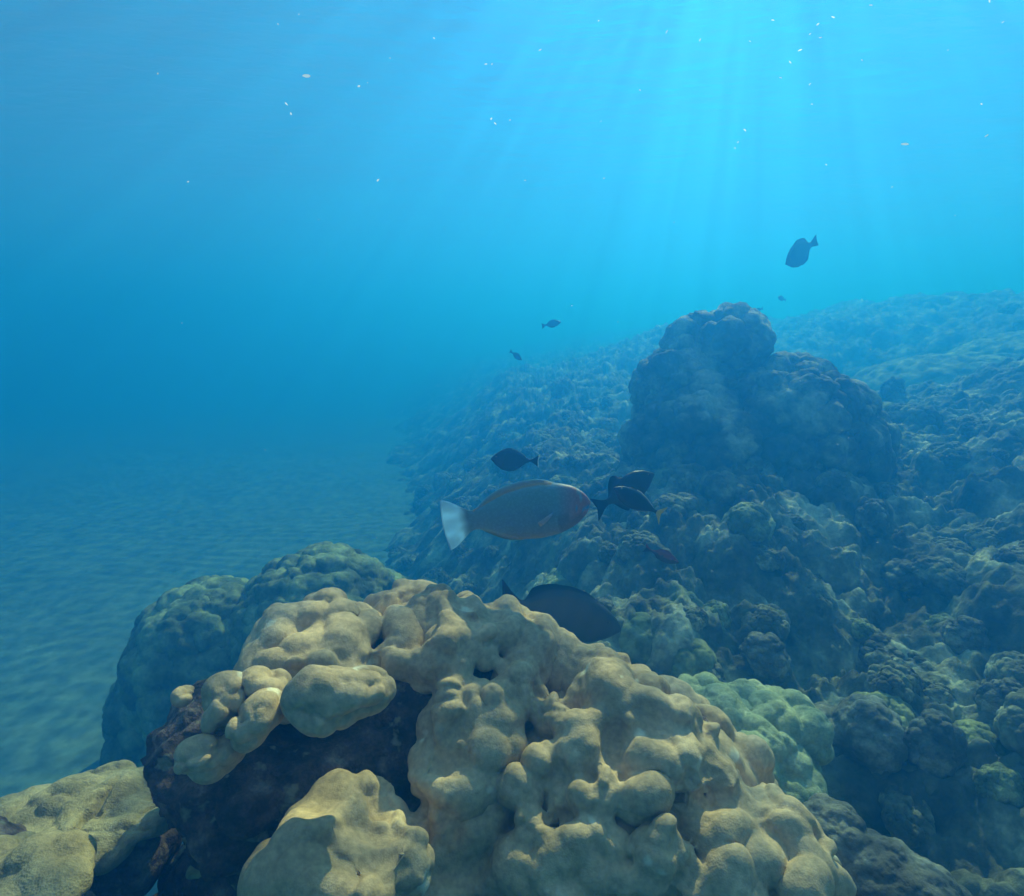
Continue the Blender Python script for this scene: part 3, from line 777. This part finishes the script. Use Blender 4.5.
# parrotfish
def parrot_col(x, z, k):
    if k == 3:
        f = (x - .80) / .2
        edge = mixc((.12, .18, .20), (.50, .74, .90), f * 2.2); edge = tuple(e_ * (1 + .13 * math.sin(z * 520 / (1 + f))) for e_ in edge)
        return edge
    if k == 1: return (.30, .62, .78) if x < .34 or True else (.5, .3, .15)
    if k == 2: return (.25, .42, .45)
    if k == 4: return mixc((.12, .45, .75), (.45, .42, .42), (x - .235) / .03)
    body = mixc((.19, .33, .42), (.22, .40, .40), (z + .02) / .1)
    if z < -.07: body = mixc(body, (.19, .25, .33), (-.07 - z) / .06)
    tz = float(np.interp(x, [.2, .3, .42, .55, .66, .78], [.13, .145, .142, .122, .088, .05]))
    if .22 < x < .78: body = mixc(body, (.62, .36, .12), (z - tz * .94) / (tz * .06))
    head_ = (.44, .21, .21)
    c = mixc(head_, body, (x - .07) / .14)
    if x < .20 and z > .02 and abs((x - .055) - .12 * (z - .05)) < .007: c = (.30, .42, .45)
    if x < .10 and z < -.012 and z > -.03: c = (.10, .32, .55)
    if x < .22 and z < -.05: c = mixc(c, (.10, .14, .20), .7)
    return c
make_fish('parrotfish', at(590, 502, 1.50), at(444, 524, 1.56),
    top=[(0, .012), (.015, .045), (.05, .075), (.10, .105), (.18, .128), (.30, .145), (.42, .142), (.55, .122), (.66, .088), (.74, .06), (.80, .052), (.84, .07), (.90, .105), (.96, .132), (1, .14)],
    bot=[(0, -.012), (.015, -.04), (.05, -.075), (.12, -.115), (.22, -.145), (.35, -.158), (.48, -.15), (.60, -.118), (.70, -.075), (.76, -.058), (.80, -.055), (.84, -.072), (.90, -.112), (.96, -.142), (1, -.155)],
    wid=[(0, .012), (.04, .035), (.12, .062), (.25, .078), (.4, .072), (.6, .045), (.75, .022), (.82, .010), (.9, .004), (1, .0012)],
    dors=[(0, 0), (.20, 0), (.24, .018), (.38, .030), (.55, .034), (.66, .028), (.73, .012), (.77, 0), (1, 0)],
    anal=[(0, 0), (.46, 0), (.50, .010), (.60, .018), (.70, .014), (.75, 0), (1, 0)],
    tailshape=(.80, -.018), color=parrot_col, mat=M_FISH, label='grey brown parrotfish with pinkish head and pale blue tail above the coral', eye=(.085, .045, .013), pect=(.235, -.012, .12, .026, .50), bend=.03, zs=1.22)

def dark(c, tail=None, edge=None, fin=None):
    def f(x, z, k):
        if k == 3 and tail: return tail(x, z) if callable(tail) else tail
        if k in (1, 2) and fin: return fin(x) if callable(fin) else fin
        return c
    return f
DEEP = dict(
    top=[(0, .01), (.04, .06), (.10, .12), (.20, .19), (.32, .22), (.45, .20), (.60, .13), (.72, .06), (.80, .026), (.84, .03), (.92, .08), (1, .15)],
    bot=[(0, -.01), (.05, -.06), (.12, -.13), (.22, -.20), (.36, -.235), (.50, -.20), (.62, -.13), (.73, -.06), (.80, -.026), (.84, -.03), (.92, -.08), (1, -.15)],
    wid=[(0, .01), (.08, .04), (.25, .07), (.5, .05), (.7, .025), (.82, .012), (.9, .005), (1, .003)],
    dors=[(0, 0), (.2, 0), (.28, .02), (.5, .035), (.66, .03), (.74, 0), (1, 0)],
    anal=[(0, 0), (.35, 0), (.42, .02), (.6, .03), (.72, 0), (1, 0)])
K = (.034, .042, .048)
make_fish('surgeonfish', at(491, 459, 2.7), at(539, 461, 2.75), **DEEP, tailshape=(.82, .03),
    color=dark(K, tail=lambda x, z: (.5, .6, .6) if x > .975 else (.03, .04, .04), fin=lambda x: (.35, .42, .42) if .42 < x < .8 else K), mat=M_FISHD,
    label='small black fish with white edged tail, right above the parrotfish', eye=(.10, .05, .016))
TRIG = dict(
    top=[(0, .01), (.05, .05), (.14, .11), (.28, .16), (.42, .17), (.58, .13), (.72, .06), (.80, .035), (.86, .05), (.93, .10), (1, .15)],
    bot=[(0, -.01), (.06, -.05), (.15, -.11), (.30, -.16), (.45, -.17), (.58, -.12), (.72, -.055), (.80, -.035), (.86, -.05), (.93, -.10), (1, -.15)],
    wid=[(0, .01), (.08, .04), (.25, .065), (.5, .05), (.7, .025), (.82, .012), (.9, .005), (1, .003)])
make_fish('triggerfish', at(654, 474, 2.25), at(596, 509, 2.15), **TRIG, zs=1.25,
    dors=[(0, 0), (.48, 0), (.54, .10), (.60, .12), (.68, .09), (.76, .01), (.78, 0), (1, 0)], anal=[(0, 0), (.40, 0), (.46, .02), (.52, .09), (.62, .06), (.74, 0), (1, 0)],
    tailshape=(.80, .05), color=dark(K), mat=M_FISHD, label='black fish with raised fins, just off the nose of the parrotfish', eye=(.10, .05, .015))
make_fish('unicornfish', at(614, 488, 2.0), at(662, 515, 2.08),
    top=[(0, .01), (.05, .05), (.15, .10), (.30, .13), (.45, .13), (.6, .095), (.75, .045), (.84, .02), (.88, .03), (.94, .09), (1, .16)],
    bot=[(0, -.01), (.06, -.05), (.15, -.11), (.30, -.15), (.45, -.145), (.6, -.10), (.75, -.045), (.84, -.02), (.88, -.03), (.94, -.09), (1, -.17)],
    wid=TRIG['wid'], dors=[(0, 0), (.2, 0), (.3, .018), (.6, .02), (.76, .012), (.8, 0), (1, 0)], anal=[(0, 0), (.45, 0), (.55, .014), (.7, .012), (.8, 0), (1, 0)],
    tailshape=(.86, .07), color=dark((.018, .02, .022), tail=lambda x, z: (.50, .46, .16), fin=lambda x: (.55, .58, .5) if x > .38 else (.02, .02, .02)), mat=M_FISHD,
    label='black fish with pale line along its back and yellow tail, head to the left', eye=(.10, .05, .015))
make_fish('soldierfish', at(679, 563, 2.15), at(645, 548, 2.2), **TRIG,
    dors=[(0, 0), (.25, 0), (.35, .04), (.6, .03), (.7, 0), (1, 0)], anal=[(0, 0), (.5, 0), (.6, .03), (.7, 0), (1, 0)],
    tailshape=(.82, .05), color=lambda x, z, k: (.22, .06, .045) if z > .02 else (.06, .045, .04), mat=M_FISHD, label='dim reddish brown fish low over the slope, below the black pair', eye=(.10, .04, .018))
make_fish('dark_surgeonfish', at(621, 629, 2.05), at(501, 600, 2.12),
    top=[(0, .01), (.03, .05), (.08, .10), (.18, .165), (.32, .21), (.45, .215), (.58, .18), (.68, .12), (.76, .06), (.82, .04), (.86, .05), (.92, .10), (1, .19)],
    bot=[(0, -.02), (.03, -.05), (.10, -.11), (.20, -.17), (.35, -.21), (.48, -.20), (.60, -.15), (.70, -.09), (.78, -.05), (.82, -.04), (.86, -.05), (.92, -.11), (1, -.20)],
    wid=[(0, .015), (.08, .05), (.25, .08), (.5, .06), (.7, .03), (.82, .014), (.9, .006), (1, .003)],
    dors=[(0, 0), (.2, 0), (.3, .03), (.5, .05), (.66, .085), (.74, .09), (.79, .02), (.81, 0), (1, 0)], anal=[(0, 0), (.4, 0), (.55, .04), (.70, .06), (.79, .01), (1, 0)],
    tailshape=(.84, .04), color=lambda x, z, k: (.035, .045, .05) if k else mixc((.045, .052, .055), (.085, .09, .08), .5 + .5 * math.sin(x * 40 + z * 9) * .3 + z), mat=M_FISHD, label='big dark surgeonfish half hidden behind the top of the tan coral head', eye=(.12, .05, .014))
GREY = dark((.06, .07, .08), tail=(.10, .13, .12))
STUB = dict(TRIG); STUB.update(top=TRIG['top'][:-2] + [(.93, .07), (1, .085)], bot=TRIG['bot'][:-2] + [(.93, -.07), (1, -.085)])
make_fish('reef_fish', at(786, 264, 4.6), at(817, 240, 4.8), **STUB, zs=1.25, dors=[(0, 0), (.25, 0), (.4, .03), (.65, .05), (.74, 0), (1, 0)], anal=[(0, 0), (.4, 0), (.6, .06), (.74, 0), (1, 0)],
    tailshape=(.82, .03), color=GREY, mat=M_FISHD, label='grey fish alone in open water at the upper right, swimming down to the left', eye=(.10, .04, .015))
small = dict(TRIG); small.update(dors=DEEP['dors'], anal=DEEP['anal'])
for (a, b, Y, lab) in [((561, 322), (542, 326), 6.5, 'tiny far fish in blue water left of the bommie, the one with the long body'),
                       ((522, 360), (510, 351), 7.0, 'tiny far fish over the hazy slope, lower left of the long bodied one'),
                       ((778, 297), (786, 300), 8.0, 'faint tiny fish in blue water to the right above the bommie top'),
                       ((754, 313), (763, 308), 8.0, 'faint tiny fish hovering right beside the knob of the bommie')]:
    make_fish('reef_fish', at(*a, Y), at(*b, Y + .1), **small, tailshape=(.82, .03), color=GREY, mat=M_FISHD, label=lab, nst=40)

# ------------------------------------------------------------------ drifting specks
mS, ntS, PS, NS, LS = new_mat('speck'); PS.inputs['Base Color'].default_value = (.85, .9, .88, 1); PS.inputs['Roughness'].default_value = .4

tS = NS('ShaderNodeBsdfTranslucent'); tS.inputs[0].default_value = (1, 1, .97, 1); gS = NS('ShaderNodeBsdfGlossy'); gS.inputs['Roughness'].default_value = .3
xS = NS('ShaderNodeMixShader'); xS.inputs[0].default_value = .4; LS(tS.outputs[0], xS.inputs[1]); LS(gS.outputs[0], xS.inputs[2]); LS(xS.outputs[0], ntS.nodes['Material Output'].inputs[0])
def speck_mesh(seed):
    rs_ = np.random.RandomState(seed); V, F = [(0, 0, .12)], []
    for i in range(9):
        a = i / 9 * 2 * math.pi; r = rs_.uniform(.7, 1.2)
        V.append((r * math.cos(a), .4 * r * math.sin(a), rs_.uniform(-.08, .08)))
    for i in range(9): F.append((0, 1 + i, 1 + (i + 1) % 9))
    me = bpy.data.meshes.new('speck'); me.from_pydata(V, [], F); me.materials.append(mS)
    return me
SM = [speck_mesh(i) for i in range(4)]
def speck(px, py, Y, size, label, group=None, i=0, rot=0.1):
    o = bpy.data.objects.new('drifting_speck', SM[i % 4]); C.objects.link(o); o.location = at(px, py, Y)
    s = .75 * size * Y / FPX; o.scale = (s, s, s); o.rotation_euler = (Matrix.Rotation(rot, 3, SUN_DIR) @ SUN_DIR.to_track_quat('Z', 'Y').to_matrix()).to_euler()
    tag(o, label, 'speck', group)
speck(306, 76, 1.0, 5.5, 'brightest drifting speck, high in the open water at the upper left', i=0)
speck(905, 144, 1.0, 5, 'bright drifting speck in open water at the upper right edge', i=1, rot=.2)
speck(378, 180, 1.0, 2.6, 'lone pale speck in the blue water above the left of the parrotfish', i=2, rot=-.5)
speck(359, 86, 1.0, 2.6, 'faint speck just right of the brightest speck', i=3, rot=-.2)
rs = np.random.RandomState(4)
GS = 'tiny bright specks drifting near the sunlit surface'
tops = [(833,17),(871,5),(773,20),(818,24),(790,62),(800,50),(745,130),(738,142),(735,148),(812,104),(810,84),(278,24),(390,58),(434,38),(486,64),(492,64),(540,50),(510,120),(1003,22),(640,90),(700,40),(862,60),(948,50)]
for j, (x, y) in enumerate(tops + [(rs.uniform(150, 1010), rs.uniform(0, 190)) for _ in range(22)]):
    speck(x, y, rs.uniform(.8, 1.6), rs.uniform(.9, 2.2) if j > 6 else rs.uniform(1.6, 2.8), 'tiny bright speck drifting in the sunlit water near the surface', GS, j, rs.uniform(-1.2, 1.2))

for j in range(34):
    speck(rs.uniform(20, 1000), rs.uniform(180, 800), rs.uniform(.5, .85), rs.uniform(.5, 1.1), 'minute pale speck hanging in the lower water before the reef', 'minute specks hanging before the reef', j, rs.uniform(-1.2, 1.2))
